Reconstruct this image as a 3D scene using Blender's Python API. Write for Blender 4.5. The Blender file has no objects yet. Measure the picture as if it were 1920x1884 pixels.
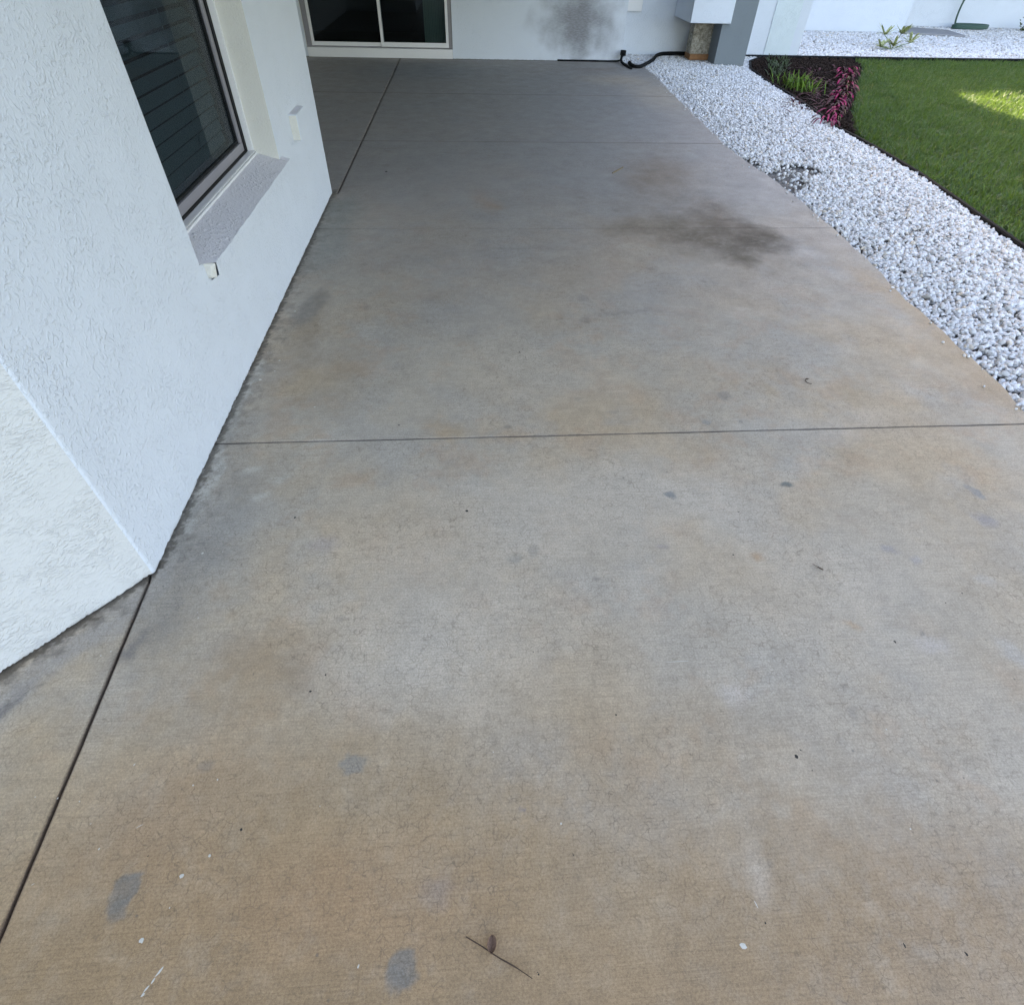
import bpy, math, random
import numpy as np
from mathutils import Vector, Matrix

S = bpy.context.scene
COL = S.collection
R = math.radians
rng = np.random.default_rng(7)
random.seed(7)

# ---------------------------------------------------------------- camera
F, CX, CY, H = 1050.0, 960.0, 942.0, 1.6
def ray(x, y): return Vector((x-CX, y-CY, F))
_n = ray(927, 1960).normalized()
_d = ray(860, -141); _d = (_d - _n*_d.dot(_n)).normalized()
_r = _n.cross(_d)
if _r.x < 0: _r = -_r
def WR(x, y):
    v = ray(x, y); return Vector((_r.dot(v), _d.dot(v), -_n.dot(v)))
def G(x, y, z=0.0):
    """ground point surveyed from the photograph"""
    v = WR(x, y); t = (H-z)/-v.z; return (v.x*t, v.y*t)
RW = np.array([list(_r), list(_d), list(-_n)])
def proj(P):
    P = np.asarray(P, float) - np.array([0, 0, H])
    c = P @ RW
    z = np.where(c[:, 2] > 0.05, c[:, 2], 0.05)
    return CX+F*c[:, 0]/z, CY+F*c[:, 1]/z, c[:, 2]
def in_view(P, m=260):
    x, y, z = proj(P)
    return (z > 0.05) & (x > -m) & (x < 1920+m) & (y > -m) & (y < 1884+m)

cam = bpy.data.cameras.new('camera'); co = bpy.data.objects.new('camera', cam); COL.objects.link(co)
cam.sensor_fit = 'HORIZONTAL'; cam.sensor_width = 36; cam.lens = F/1920*36
cam.clip_start = .02; cam.clip_end = 600
right = Vector((_r.x, _d.x, -_n.x)); down = Vector((_r.y, _d.y, -_n.y)); fwd = Vector((_r.z, _d.z, -_n.z))
M = Matrix((right, -down, -fwd)).transposed().to_4x4(); M.translation = (0, 0, H)
co.matrix_world = M
S.camera = co

# ---------------------------------------------------------------- light
SUN = Vector((-.70, 2.35, 1.0)).normalized()
el = math.asin(SUN.z); az = math.atan2(SUN.x, SUN.y)
w = bpy.data.worlds.new('World'); S.world = w; w.use_nodes = True
sk = w.node_tree.nodes.new('ShaderNodeTexSky'); sk.sky_type = 'NISHITA'; sk.sun_disc = False
sk.sun_elevation = el; sk.sun_rotation = az % (2*math.pi); sk.air_density = 1.0; sk.dust_density = 2.2; sk.ozone_density = 1.0
bg = w.node_tree.nodes['Background']; bg.inputs[1].default_value = .15
w.node_tree.links.new(sk.outputs[0], bg.inputs[0])
sl = bpy.data.lights.new('sun', 'SUN'); sl.energy = 5.0; sl.angle = R(.5); sl.color = (1, .93, .80)
so = bpy.data.objects.new('sun', sl); COL.objects.link(so); so.rotation_euler = SUN.to_track_quat('Z', 'Y').to_euler(); so.location = (-4, 9, 12)
S.view_settings.view_transform = 'Standard'; S.view_settings.look = 'None'
S.view_settings.use_white_balance = True; S.view_settings.white_balance_temperature = 7900; S.view_settings.white_balance_tint = 18
S.view_settings.exposure = 2.64; S.view_settings.gamma = 1
S.cycles.use_denoising = True; S.cycles.denoiser = 'OPENIMAGEDENOISE'; S.cycles.denoising_prefilter = 'NONE'; S.cycles.denoising_input_passes = 'RGB_ALBEDO_NORMAL'
S.cycles.max_bounces = 8; S.cycles.diffuse_bounces = 5

# ---------------------------------------------------------------- materials
def srgb(r, g, b):
    f = lambda c: (c/12.92 if c <= .04045 else ((c+.055)/1.055)**2.4)
    return (f(r/255), f(g/255), f(b/255), 1)
class NT:
    def __init__(s, name):
        s.m = bpy.data.materials.new(name); s.m.use_nodes = True
        s.t = s.m.node_tree; s.b = s.t.nodes['Principled BSDF']
    def n(s, typ, **k):
        nd = s.t.nodes.new(typ)
        for a, v in k.items(): setattr(nd, a, v)
        return nd
    def l(s, a, b): s.t.links.new(a, b)
    def setin(s, nd, i, v):
        if hasattr(v, 'is_output'): s.l(v, nd.inputs[i])
        else: nd.inputs[i].default_value = v
    def obj(s):
        if not hasattr(s, '_o'): s._o = s.n('ShaderNodeTexCoord').outputs['Object']
        return s._o
    def mapping(s, v, loc=(0,0,0), rot=(0,0,0), sc=(1,1,1), typ='POINT'):
        m = s.n('ShaderNodeMapping', vector_type=typ); s.l(v, m.inputs[0])
        m.inputs[1].default_value = loc; m.inputs[2].default_value = rot; m.inputs[3].default_value = sc
        return m.outputs[0]
    def noise(s, v, sc, det=3, rough=.5, dist=0, color=False):
        nd = s.n('ShaderNodeTexNoise'); s.l(v, nd.inputs['Vector'])
        nd.inputs['Scale'].default_value = sc; nd.inputs['Detail'].default_value = det
        nd.inputs['Roughness'].default_value = rough; nd.inputs['Distortion'].default_value = dist
        return nd.outputs['Color' if color else 'Fac']
    def rng(s, v, a, b, c=0, d=1, smooth=False):
        nd = s.n('ShaderNodeMapRange'); nd.interpolation_type = 'SMOOTHSTEP' if smooth else 'LINEAR'
        s.l(v, nd.inputs[0])
        for i, x in zip((1, 2, 3, 4), (a, b, c, d)): nd.inputs[i].default_value = x
        return nd.outputs[0]
    def math(s, op, a, b=0.0, c=0.0):
        nd = s.n('ShaderNodeMath', operation=op); s.setin(nd, 0, a); s.setin(nd, 1, b); s.setin(nd, 2, c); return nd.outputs[0]
    def mix(s, f, a, b, mode='MIX'):
        nd = s.n('ShaderNodeMix', data_type='RGBA', blend_type=mode)
        s.setin(nd, 0, f); s.setin(nd, 6, a); s.setin(nd, 7, b); return nd.outputs[2]
    def bump(s, h, st, dist, nrm=None):
        nd = s.n('ShaderNodeBump'); s.setin(nd, 'Height', h); nd.inputs['Strength'].default_value = st; nd.inputs['Distance'].default_value = dist
        if nrm is not None: s.l(nrm, nd.inputs['Normal'])
        return nd.outputs[0]
    def vadd(s, a, b):
        nd = s.n('ShaderNodeVectorMath', operation='ADD'); s.setin(nd, 0, a); s.setin(nd, 1, b); return nd.outputs[0]
    def jitter(s, v, sc, amp, det=2):
        c = s.noise(v, sc, det, color=True)
        a = s.n('ShaderNodeVectorMath', operation='SUBTRACT'); s.l(c, a.inputs[0]); a.inputs[1].default_value = (.5, .5, .5)
        b = s.n('ShaderNodeVectorMath', operation='SCALE'); s.l(a.outputs[0], b.inputs[0]); b.inputs['Scale'].default_value = amp
        return s.vadd(v, b.outputs[0])
    def out(s, col=None, rough=None, nrm=None, spec=None):
        if col is not None: s.setin(s.b, 'Base Color', col)
        if rough is not None: s.setin(s.b, 'Roughness', rough)
        if nrm is not None: s.setin(s.b, 'Normal', nrm)
        if spec is not None: s.setin(s.b, 'Specular IOR Level', spec)
        return s.m

def plain(name, col, rough=.6, spec=.4, vary=.06, sc=30, bump=.1, metal=0):
    k = NT(name); o = k.obj()
    f = k.noise(o, sc, 4)
    c2 = tuple(x*(1-vary*3) for x in col[:3])+(1,)
    k.out(k.mix(f, col, c2), rough, k.bump(k.noise(o, sc*6, 3), bump, .002), spec)
    k.b.inputs['Metallic'].default_value = metal
    return k.m

# textured stucco: smooth islands between short worm-like trowel ridges
def stucco(name, col, strength=1.0, scale=1.0, streak=None, smudge=None):
    k = NT(name); o = k.obj()
    v = k.jitter(o, 18*scale, .03/scale, 1)
    if streak: v = k.mapping(v, sc=streak)
    n1 = k.noise(v, 44*scale, 1, .55)
    ridge = k.rng(k.math('ABSOLUTE', k.math('SUBTRACT', n1, .5)), 0, .05, 1, 0, True)
    n2 = k.noise(v, 72*scale, 2, .5)
    lump = k.rng(n2, .50, .66, 0, 1, True)
    isl = k.rng(k.noise(o, 7*scale, 4, .65), .36, .62, .35, 1, True)
    h = k.math('ADD', k.math('MULTIPLY', ridge, .28), k.math('MULTIPLY', lump, .75))
    h = k.math('MULTIPLY', h, isl)
    h = k.math('ADD', h, k.math('MULTIPLY', k.noise(o, 3.2, 2), 1.2))
    nr = k.bump(h, .75*strength, .0038)
    nr = k.bump(k.noise(o, 260, 2, .7), .22, .0016, nr)
    c = k.mix(k.rng(k.noise(o, 2.2, 3), .3, .7), col, tuple(x*.97 for x in col[:3])+(1,))
        # grime wicking up from the slab
    z = k.n('ShaderNodeSeparateXYZ'); k.l(o, z.inputs[0])
    g = k.math('ADD', z.outputs[2], k.math('MULTIPLY', k.math('SUBTRACT', k.noise(o, 30, 3), .5), .03))
    c = k.mix(k.rng(g, 0.0, .018, .55, 0, True), c, (.22, .21, .19, 1))
    if smudge:
        for (ce, ra, st, sc_) in smudge:
            vv = k.mapping(k.jitter(o, 3, .9, 5), loc=ce, sc=ra, typ='TEXTURE')
            ln = k.n('ShaderNodeVectorMath', operation='LENGTH'); k.l(vv, ln.inputs[0])
            m_ = k.math('MULTIPLY', k.rng(ln.outputs['Value'], .15, 1, st, 0, True), k.rng(k.noise(k.mapping(o, rot=(0, R(-35), 0), sc=(1, 1, 3)), 20, 3), .3, .62, .8, 1))
            c = k.mix(m_, c, sc_)
    return k.out(c, .82, nr, .25)

WALLC = (.63, .68, .735, 1)
m_wall = stucco('stucco_white', WALLC, 1.05, 1.0)
m_farwall = stucco('stucco_white_far', WALLC, 1.1, .75, None,
                   [((1.95, 11.95, .50), (.95, .5, .70), .85, (.15, .145, .15, 1))])
m_bay = stucco('stucco_white_bay', (.60, .61, .605, 1), 1.0, .9, (1, 1, 2.6))  # same stucco, warmer light on this facing put into the colour
m_warm_lit = stucco('stucco_warm_lit', (.68, .67, .615, 1), .8, 1.3)  # same white stucco, warm light on near-facing sides put into the colour
m_sill = stucco('stucco_sill', (.68, .67, .70, 1), 1.3, .8)  # white stucco with the grey-violet shade of upward faces mixed in
m_white = plain('white_painted_metal', (.74, .74, .74, 1), .35, .5, .02)
m_alu = plain('grey_sash_metal', (.25, .24, .26, 1), .4, .5, .03)
m_dark = plain('black_gasket', (.012, .012, .013, 1), .6, .3)
m_roof = plain('roof_tile', (.22, .16, .13, 1), .8)
m_unseen_soffit = plain('unseen_soffit_paint', (.62, .62, .60, 1), .7)
m_inner = plain('room_wall', (.035, .035, .04, 1), .9)
m_curtain = plain('curtain_fabric', (.22, .32, .27, 1), .9)
m_slat = plain('blind_slat_wood', (.21, .31, .34, 1), .5, .3, .05)
m_black = plain('black_rubber', (.007, .008, .009, 1), .75, .15)
m_hose = plain('green_hose', (.02, .075, .055, 1), .4, .5)
m_pad = plain('grey_pad', (.33, .33, .34, 1), .85, .2, .1)
m_col = stucco('slate_grey_stucco', (.185, .215, .23, 1), 1.2, .7)
m_orange = plain('rusty_strip', (.38, .19, .09, 1), .8, .2, .2)
m_cyan = stucco('pale_blue_stucco', (.62, .70, .72, 1), 1.4, .9)
m_twig = plain('twig_bark', (.10, .062, .045, 1), .8, .2, .2, 200)
m_leafd = plain('dried_leaf', (.30, .18, .125, 1), .8, .2, .25, 300)
m_strawm = plain('dry_straw', (.24, .18, .10, 1), .8, .2)

def glassy(name, tint, rough=.02, f0=.04, alpha=.4):
    m = bpy.data.materials.new(name); m.use_nodes = True; t = m.node_tree; t.nodes.clear()
    o = t.nodes.new('ShaderNodeOutputMaterial'); mx = t.nodes.new('ShaderNodeMixShader')
    tr = t.nodes.new('ShaderNodeBsdfTransparent'); gl = t.nodes.new('ShaderNodeBsdfGlossy'); fr = t.nodes.new('ShaderNodeFresnel')
    fr.inputs[0].default_value = 1.45*f0/.04 if f0 < .04 else 1.45
    tr.inputs[0].default_value = tint; gl.inputs['Roughness'].default_value = rough; gl.inputs[0].default_value = (.8, .88, .92, 1)
    t.links.new(fr.outputs[0], mx.inputs[0]); t.links.new(tr.outputs[0], mx.inputs[1]); t.links.new(gl.outputs[0], mx.inputs[2]); t.links.new(mx.outputs[0], o.inputs[0])
    return m
m_glass = glassy('tinted_glass', (.40, .47, .50, 1))
def screen_mat():
    m = bpy.data.materials.new('insect_screen'); m.use_nodes = True; t = m.node_tree; t.nodes.clear()
    o = t.nodes.new('ShaderNodeOutputMaterial'); mx = t.nodes.new('ShaderNodeMixShader')
    tr = t.nodes.new('ShaderNodeBsdfTransparent'); df = t.nodes.new('ShaderNodeBsdfDiffuse'); df.inputs[0].default_value = (.02, .025, .028, 1)
    mx.inputs[0].default_value = .22
    t.links.new(tr.outputs[0], mx.inputs[1]); t.links.new(df.outputs[0], mx.inputs[2]); t.links.new(mx.outputs[0], o.inputs[0])
    return m
m_screen = screen_mat()

# concrete patio -------------------------------------------------------
def concrete():
    k = NT('patio_concrete'); o = k.obj()
    fine = k.jitter(o, 110, .007, 1)
    c = k.n('ShaderNodeAttribute', attribute_name='albedo').outputs['Color']
    # random tiny pits / grit
    vo = k.n('ShaderNodeTexVoronoi'); k.l(fine, vo.inputs['Vector']); vo.inputs['Scale'].default_value = 26
    sep = k.n('ShaderNodeSeparateColor'); k.l(vo.outputs['Color'], sep.inputs[0])
    pit = k.math('MULTIPLY', k.rng(vo.outputs['Distance'], .05, .11, 1, 0, True), k.rng(sep.outputs[0], .90, .93, 0, 1))
    c = k.mix(k.math('MULTIPLY', pit, .55), c, (.09, .085, .08, 1))
    # craze cracking, only where the trowelled skin is worn
    cell = k.jitter(o, 38, .018, 2)
    v2 = k.n('ShaderNodeTexVoronoi', feature='DISTANCE_TO_EDGE'); k.l(cell, v2.inputs['Vector']); v2.inputs['Scale'].default_value = 46
    area = k.rng(k.noise(k.vadd(o, (3, 5, 0)), 2.3, 3), .36, .6, .25, 1, True)
    crack = k.math('MULTIPLY', k.rng(v2.outputs['Distance'], .0, .075, 1, 0, True), k.math('MULTIPLY', area, k.rng(k.noise(o, 35, 2), .38, .6, .05, 1)))
    c = k.mix(k.math('MULTIPLY', crack, .42), c, (.13, .095, .065, 1))
    # broom drag lines along X and grain
    br = k.noise(k.mapping(o, sc=(.9, 34, 1)), 7, 2, .6)
    gr1 = k.noise(o, 160, 3, .7)
    gr2 = k.noise(k.mapping(o, sc=(1, 2.2, 1)), 420, 2, .6)
    val = k.math('ADD', k.math('ADD', k.rng(br, .3, .7, .91, 1.08), k.rng(gr1, .3, .7, -.22, .22)), k.rng(gr2, .3, .7, -.16, .16))
    hs = k.n('ShaderNodeCombineXYZ'); [k.l(val, hs.inputs[i]) for i in range(3)]
    c = k.mix(1.0, c, hs.outputs[0], 'MULTIPLY')
    rm = k.rng(k.noise(o, 6, 4), .3, .7, .55, .80)
    nr = k.bump(k.math('ADD', k.math('MULTIPLY', br, .5), k.noise(o, 190, 2, .7)), .40, .0022)
    return k.out(c, rm, nr, .30)
m_conc = concrete()
m_joint = plain('joint_dirt', (.012, .007, .006, 1), .95, .05, .2, 60)

def tinted(name, ramp, rough, spec=.3, sub=0):
    k = NT(name)
    a = k.n('ShaderNodeAttribute', attribute_name='tint')
    cr = k.n('ShaderNodeValToRGB'); k.l(a.outputs['Fac'], cr.inputs[0])
    e = cr.color_ramp.elements
    e[0].position, e[0].color = ramp[0]; e[1].position, e[1].color = ramp[-1]
    for p, c_ in ramp[1:-1]:
        x = e.new(p); x.color = c_
    return k, cr.outputs[0]
k, cc = tinted('marble_chip', [(0, (.30, .28, .25, 1)), (.10, (.50, .48, .46, 1)), (.35, (.68, .68, .68, 1)), (.88, (.80, .80, .81, 1)), (1, (.60, .50, .38, 1))], .6)
m_stone = k.out(k.mix(k.rng(k.noise(k.obj(), 90, 4, .7), .35, .75, 0, .30), cc, (.50, .50, .52, 1)), .62, k.bump(k.noise(k.obj(), 130, 3), .3, .003), .35)
k, cc = tinted('grass_blade', [(0, (.26, .22, .08, 1)), (.05, (.15, .17, .045, 1)), (.12, (.034, .075, .020, 1)), (.6, (.046, .105, .032, 1)), (1, (.125, .20, .070, 1))], .5)
m_grass = k.out(cc, .5, None, .3); 
_tl = k.n('ShaderNodeBsdfTranslucent'); _tl.inputs[0].default_value = (.16, .27, .035, 1)
_mx = k.n('ShaderNodeMixShader'); _mx.inputs[0].default_value = .30
k.l(k.b.outputs[0], _mx.inputs[1]); k.l(_tl.outputs[0], _mx.inputs[2]); k.l(_mx.outputs[0], k.t.nodes['Material Output'].inputs[0])
def soil(name, a, b, sc=18):
    k = NT(name); o = k.obj()
    return k.out(k.mix(k.rng(k.noise(o, sc, 6, .7), .3, .7), a, b), .95, k.bump(k.noise(o, sc*4, 5, .7), .8, .02), .1)
m_lawn = soil('lawn_ground', (.018, .030, .008, 1), (.05, .08, .018, 1))
m_gravelbed = soil('gravel_bed', (.12, .11, .10, 1), (.34, .33, .32, 1), 30)
m_mulch = soil('dark_mulch', (.018, .012, .010, 1), (.05, .032, .026, 1), 30)
m_rough = soil('rough_stone', (.10, .085, .06, 1), (.60, .56, .47, 1), 22)

# ---------------------------------------------------------------- mesh helpers
class MB:
    def __init__(s): s.v = []; s.f = []
    def quad(s, a, b, c, d):
        i = len(s.v); s.v += [tuple(a), tuple(b), tuple(c), tuple(d)]; s.f.append((i, i+1, i+2, i+3))
    def box(s, x0, x1, y0, y1, z0, z1):
        i = len(s.v)
        s.v += [(x0,y0,z0),(x1,y0,z0),(x1,y1,z0),(x0,y1,z0),(x0,y0,z1),(x1,y0,z1),(x1,y1,z1),(x0,y1,z1)]
        for q in ((3,2,1,0),(4,5,6,7),(0,1,5,4),(1,2,6,5),(2,3,7,6),(3,0,4,7)): s.f.append(tuple(i+j for j in q))
        return s
    def hexa(s, bot, top):
        i = len(s.v); n = len(bot); s.v += [tuple(p) for p in bot]+[tuple(p) for p in top]
        s.f.append(tuple(i+j for j in reversed(range(n)))); s.f.append(tuple(i+n+j for j in range(n)))
        for j in range(n): s.f.append((i+j, i+(j+1) % n, i+n+(j+1) % n, i+n+j))
        return s
    def tube(s, pts, rad, seg=8):
        pts = [Vector(p) for p in pts]; i0 = len(s.v); n = len(pts)
        for a in range(n):
            t = (pts[min(a+1, n-1)]-pts[max(a-1, 0)]).normalized()
            u = t.cross(Vector((0, 0, 1)) if abs(t.z) < .9 else Vector((1, 0, 0))).normalized(); v = t.cross(u)
            r_ = rad[a] if hasattr(rad, '__len__') else rad
            for b in range(seg):
                an = 2*math.pi*b/seg; s.v.append(tuple(pts[a]+(u*math.cos(an)+v*math.sin(an))*r_))
        for a in range(n-1):
            for b in range(seg):
                s.f.append((i0+a*seg+b, i0+a*seg+(b+1) % seg, i0+(a+1)*seg+(b+1) % seg, i0+(a+1)*seg+b))
        s.f.append(tuple(i0+b for b in reversed(range(seg)))); s.f.append(tuple(i0+(n-1)*seg+b for b in range(seg)))
        return s
    def obj(s, name, mat, parent=None, bevel=0, smooth=False, seg=2):
        me = bpy.data.meshes.new(name); me.from_pydata(s.v, [], s.f); me.validate(); me.update()
        me.materials.append(mat)
        if smooth: me.polygons.foreach_set('use_smooth', [True]*len(me.polygons))
        o = bpy.data.objects.new(name, me); COL.objects.link(o)
        if parent is not None:
            o.parent = parent
            p = parent; loc = Vector((0, 0, 0))
            while p is not None: loc += p.location; p = p.parent
            o.location = -loc
        if bevel:
            b = o.modifiers.new('bevel', 'BEVEL'); b.width = bevel; b.segments = seg; b.limit_method = 'ANGLE'; b.angle_limit = R(40)
        return o
def tag(o, label=None, cat=None, group=None, kind=None):
    if label: o['label'] = label
    if cat: o['category'] = cat
    if group: o['group'] = group
    if kind: o['kind'] = kind
    return o
def thing(name, loc, label, cat, group=None):
    o = bpy.data.objects.new(name, None); COL.objects.link(o); o.location = loc; o.empty_display_size = .1
    return tag(o, label, cat, group)
def npmesh(name, V, Fc, mat, tint=None, smooth=True):
    me = bpy.data.meshes.new(name); nv, nf = len(V), len(Fc); k_ = Fc.shape[1]
    me.vertices.add(nv); me.vertices.foreach_set('co', V.astype(np.float32).ravel())
    me.loops.add(nf*k_); me.loops.foreach_set('vertex_index', Fc.astype(np.int32).ravel())
    me.polygons.add(nf); me.polygons.foreach_set('loop_start', np.arange(0, nf*k_, k_, dtype=np.int32))
    me.polygons.foreach_set('use_smooth', np.full(nf, smooth))
    me.update(calc_edges=True)
    if tint is not None:
        a = me.attributes.new('tint', 'FLOAT', 'POINT'); a.data.foreach_set('value', tint.astype(np.float32))
    me.materials.append(mat)
    o = bpy.data.objects.new(name, me); COL.objects.link(o); return o
def inpoly(x, y, poly):
    c = np.zeros(len(x), bool); n = len(poly)
    for i in range(n):
        x1, y1 = poly[i]; x2, y2 = poly[(i+1) % n]
        if y1 == y2: continue
        t = ((y1 > y) != (y2 > y)) & (x < (x2-x1)*(y-y1)/(y2-y1)+x1); c ^= t
    return c


# ---------------------------------------------------------------- numpy noise and slab colouring (stains, wear, plaster wash, painted shade)
_LAT = rng.random((256, 256))
def vnoise(x, y):
    xi = np.floor(x).astype(int); yi = np.floor(y).astype(int); fx = x-xi; fy = y-yi
    fx = fx*fx*(3-2*fx); fy = fy*fy*(3-2*fy)
    g_ = lambda i, j: _LAT[i % 256, j % 256]
    return (g_(xi, yi)*(1-fx)+g_(xi+1, yi)*fx)*(1-fy)+(g_(xi, yi+1)*(1-fx)+g_(xi+1, yi+1)*fx)*fy
def fbm(x, y, sc, det=4, rough=.55, off=0):
    t = np.zeros(len(x)); a_ = 1; n_ = 0; x = x*sc+off*17.3+31; y = y*sc+off*9.1+57
    for _ in range(det):
        t += a_*vnoise(x, y); n_ += a_; a_ *= rough; x, y = x*1.97*.8+y*1.97*.6+5, -x*1.97*.6+y*1.97*.8+9
    return t/n_
def sstep(v, a_, b_): t = np.clip((v-a_)/(b_-a_), 0, 1); return t*t*(3-2*t)
def lin(v, a_, b_): return np.clip((v-a_)/(b_-a_), 0, 1)
def slab_colour(x, y):
    c = np.zeros((len(x), 3))
    jx_ = x+(fbm(x, y, 2.2, 5, off=1)-.5)*.32+(fbm(x, y, 14, 4, .65, off=3)-.5)*.07
    jy_ = y+(fbm(x, y, 2.2, 5, off=2)-.5)*.32+(fbm(x, y, 14, 4, .65, off=4)-.5)*.07
    sx_ = x+(fbm(x, y, 30, 3, .65, off=3)-.5)*.036
    sy_ = y+(fbm(x, y, 30, 3, .65, off=4)-.5)*.036
    def mixc(m_, col):
        nonlocal c
        m_ = m_[:, None]; c = c*(1-m_)+np.array(col[:3])*m_
    c[:] = (.345, .335, .315)
    mixc(lin(fbm(x, y, 1.3, 5, .6, off=5), .36, .64), (.375, .325, .262))
    mixc(lin(fbm(x, y, 3, 5, .65, off=6), .5, .72)*.5, (.33, .345, .36))
    mixc(lin(fbm(x, y, 6, 5, .7, off=7), .54, .72)*.35, (.36, .27, .20))
    mixc(.78*sstep(y+(fbm(x, y, 1.5, 3, off=20)-.5)*1.5, 1.9, 5.5), (.235, .262, .312))  # shade under the patio roof painted in, bluer and darker towards the back
    mixc(.3*sstep(y, 6, 11.5), (.20, .222, .25))  # painted roof shade deepens near the back wall
    edge = .45+1.0*fbm(x, y, 26, 4, .75, off=8)
    brk = fbm(x, y, 9, 6, .72, off=15)
    def st(px, py, rx, ry, rot, col, s, sf=1.0, src=None, xy=None):
        cx_, cy_ = xy if xy else G(px, py)
        big = max(rx, ry) > .13
        dx, dy = (jx_-cx_, jy_-cy_) if big else (sx_-cx_, sy_-cy_)
        r_ = R(rot); u_ = dx*math.cos(r_)+dy*math.sin(r_); v_ = -dx*math.sin(r_)+dy*math.cos(r_)
        l_ = np.sqrt((u_/rx)**2+(v_/ry)**2)
        l_ = l_+(brk-.5)*(.3 if sf >= .95 else .55 if max(rx, ry) > .05 else .25)*(.4+.6*np.clip(l_, 0, 1)); mixc(s*(1-sstep(l_, 1-sf, 1.0))*np.clip(edge, 0, 1), col)
    tan = (.262, .188, .115); lt = (.42, .41, .395); blue = (.30, .325, .34); gr = (.165, .17, .172); rust = (.36, .235, .15)
    # broad discolouration, with some of the light painted into the tints
    st(0, 0, 1.7, .55, 0, tan, .95, .85, xy=(-.6, .10)); st(0, 0, 2.0, .45, 4, (.262, .195, .128), .85, .9, xy=(.6, .05)); st(0, 0, 2.2, .62, 0, (.30, .232, .155), .6, .95, xy=(-.3, .42))
    st(330, 1560, .40, .34, 20, rust, .3); st(640, 1740, .5, .2, 0, rust, .35)
    st(800, 1190, .65, .42, 0, lt, .75); st(1250, 900, .8, .35, 0, lt, .75); st(1000, 960, .7, .4, 0, lt, .55)
    st(1000, 700, .9, .5, 0, (.40, .385, .36), .5)
    st(1600, 1150, .5, .5, 0, (.36, .35, .33), .6); st(1850, 1100, .6, .9, 0, (.30, .29, .265), .6)
    st(1750, 600, .24, 1.1, 0, (.33, .27, .20), .75); st(1650, 540, .22, .8, 0, (.36, .29, .21), .5); st(1880, 730, .3, .35, 0, (.27, .21, .15), .5)
    st(480, 1250, .30, .25, 0, tan, .55); st(560, 640, .16, .8, 0, (.25, .215, .175), .65); st(450, 830, .10, .5, 8, (.26, .22, .17), .7)
    st(620, 700, .25, .5, 0, (.27, .23, .185), .45); st(820, 800, .14, .10, 0, (.34, .26, .17), .5); st(970, 820, .12, .08, 0, (.40, .30, .20), .45)
    st(900, 380, .16, .35, 0, rust, .3); st(1400, 210, .7, 1.2, 0, (.42, .38, .33), .5); st(1150, 150, .8, .6, 0, (.42, .36, .29), .5)
    st(1310, 440, .62, .85, 25, (.12, .105, .085), .92, .95); st(1405, 450, .42, .66, 0, (.065, .056, .043), .97, 1); st(1175, 425, .34, .30, 0, (.13, .112, .09), .6, 1); st(1385, 487, .20, .22, 0, (.085, .075, .055), .75, 1); st(1430, 440, .26, .5, 10, (.07, .058, .045), .75, 1); st(1230, 335, .5, 1.2, -20, (.19, .155, .125), .7); st(1330, 400, .42, .7, 0, (.14, .115, .095), .7)  # soft dark shadow smudge painted into the slab colour
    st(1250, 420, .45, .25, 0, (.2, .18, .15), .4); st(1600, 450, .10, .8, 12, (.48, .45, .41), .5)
    # pale strip of cured plaster wash along the wall, grime beyond it
    st(0, 0, .30, 1.5, 0, (.30, .31, .32), .75, .8, xy=(-1.1, 1.9)); st(0, 0, .085, .95, 1, (.42, .46, .49), .7, .5, xy=(-1.11, 1.95))
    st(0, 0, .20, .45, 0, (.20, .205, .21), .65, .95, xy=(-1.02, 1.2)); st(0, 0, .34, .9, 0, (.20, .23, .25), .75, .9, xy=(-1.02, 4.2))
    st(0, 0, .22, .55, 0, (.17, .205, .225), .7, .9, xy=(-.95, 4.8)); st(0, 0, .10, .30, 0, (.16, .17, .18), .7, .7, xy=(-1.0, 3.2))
    st(0, 0, .62, .09, 49, (.28, .29, .31), .8, .8, xy=(-1.36, .93)); st(0, 0, .14, .035, 49, (.13, .14, .16), .8, .8, xy=(-1.42, .82)); st(0, 0, .16, .05, 49, (.15, .16, .18), .7, .9, xy=(-1.10, 1.02))
    st(0, 0, .6, .3, 0, (.17, .14, .12), .5, .9, xy=(2.2, 11.2)); st(0, 0, .25, .5, 0, (.22, .235, .25), .6, .9, xy=(-.9, 1.5))
    for xq, yq in ((-.86, 1.62), (-.80, 1.72), (-.93, 1.78), (-.7, 1.95)): st(0, 0, .07, .04, 20, (.40, .42, .43), .7, .9, xy=(xq, yq))
    st(0, 0, 3.2, 4.2, 0, (.20, .24, .28), .35, .85, xy=(.3, 8.9)); st(0, 0, 1.6, 1.1, 0, (.18, .23, .29), .6, .9, xy=(-.6, 10.8)); st(0, 0, .7, 1.6, 0, (.40, .37, .33), .55, .9, xy=(2.7, 9.3)); st(0, 0, 1.3, .7, 10, lt, .6, xy=(.2, 1.35)); st(0, 0, .9, .5, -10, lt, .45, xy=(1.4, 1.2))  # blue-grey far ellipses add to the painted roof shade
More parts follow.
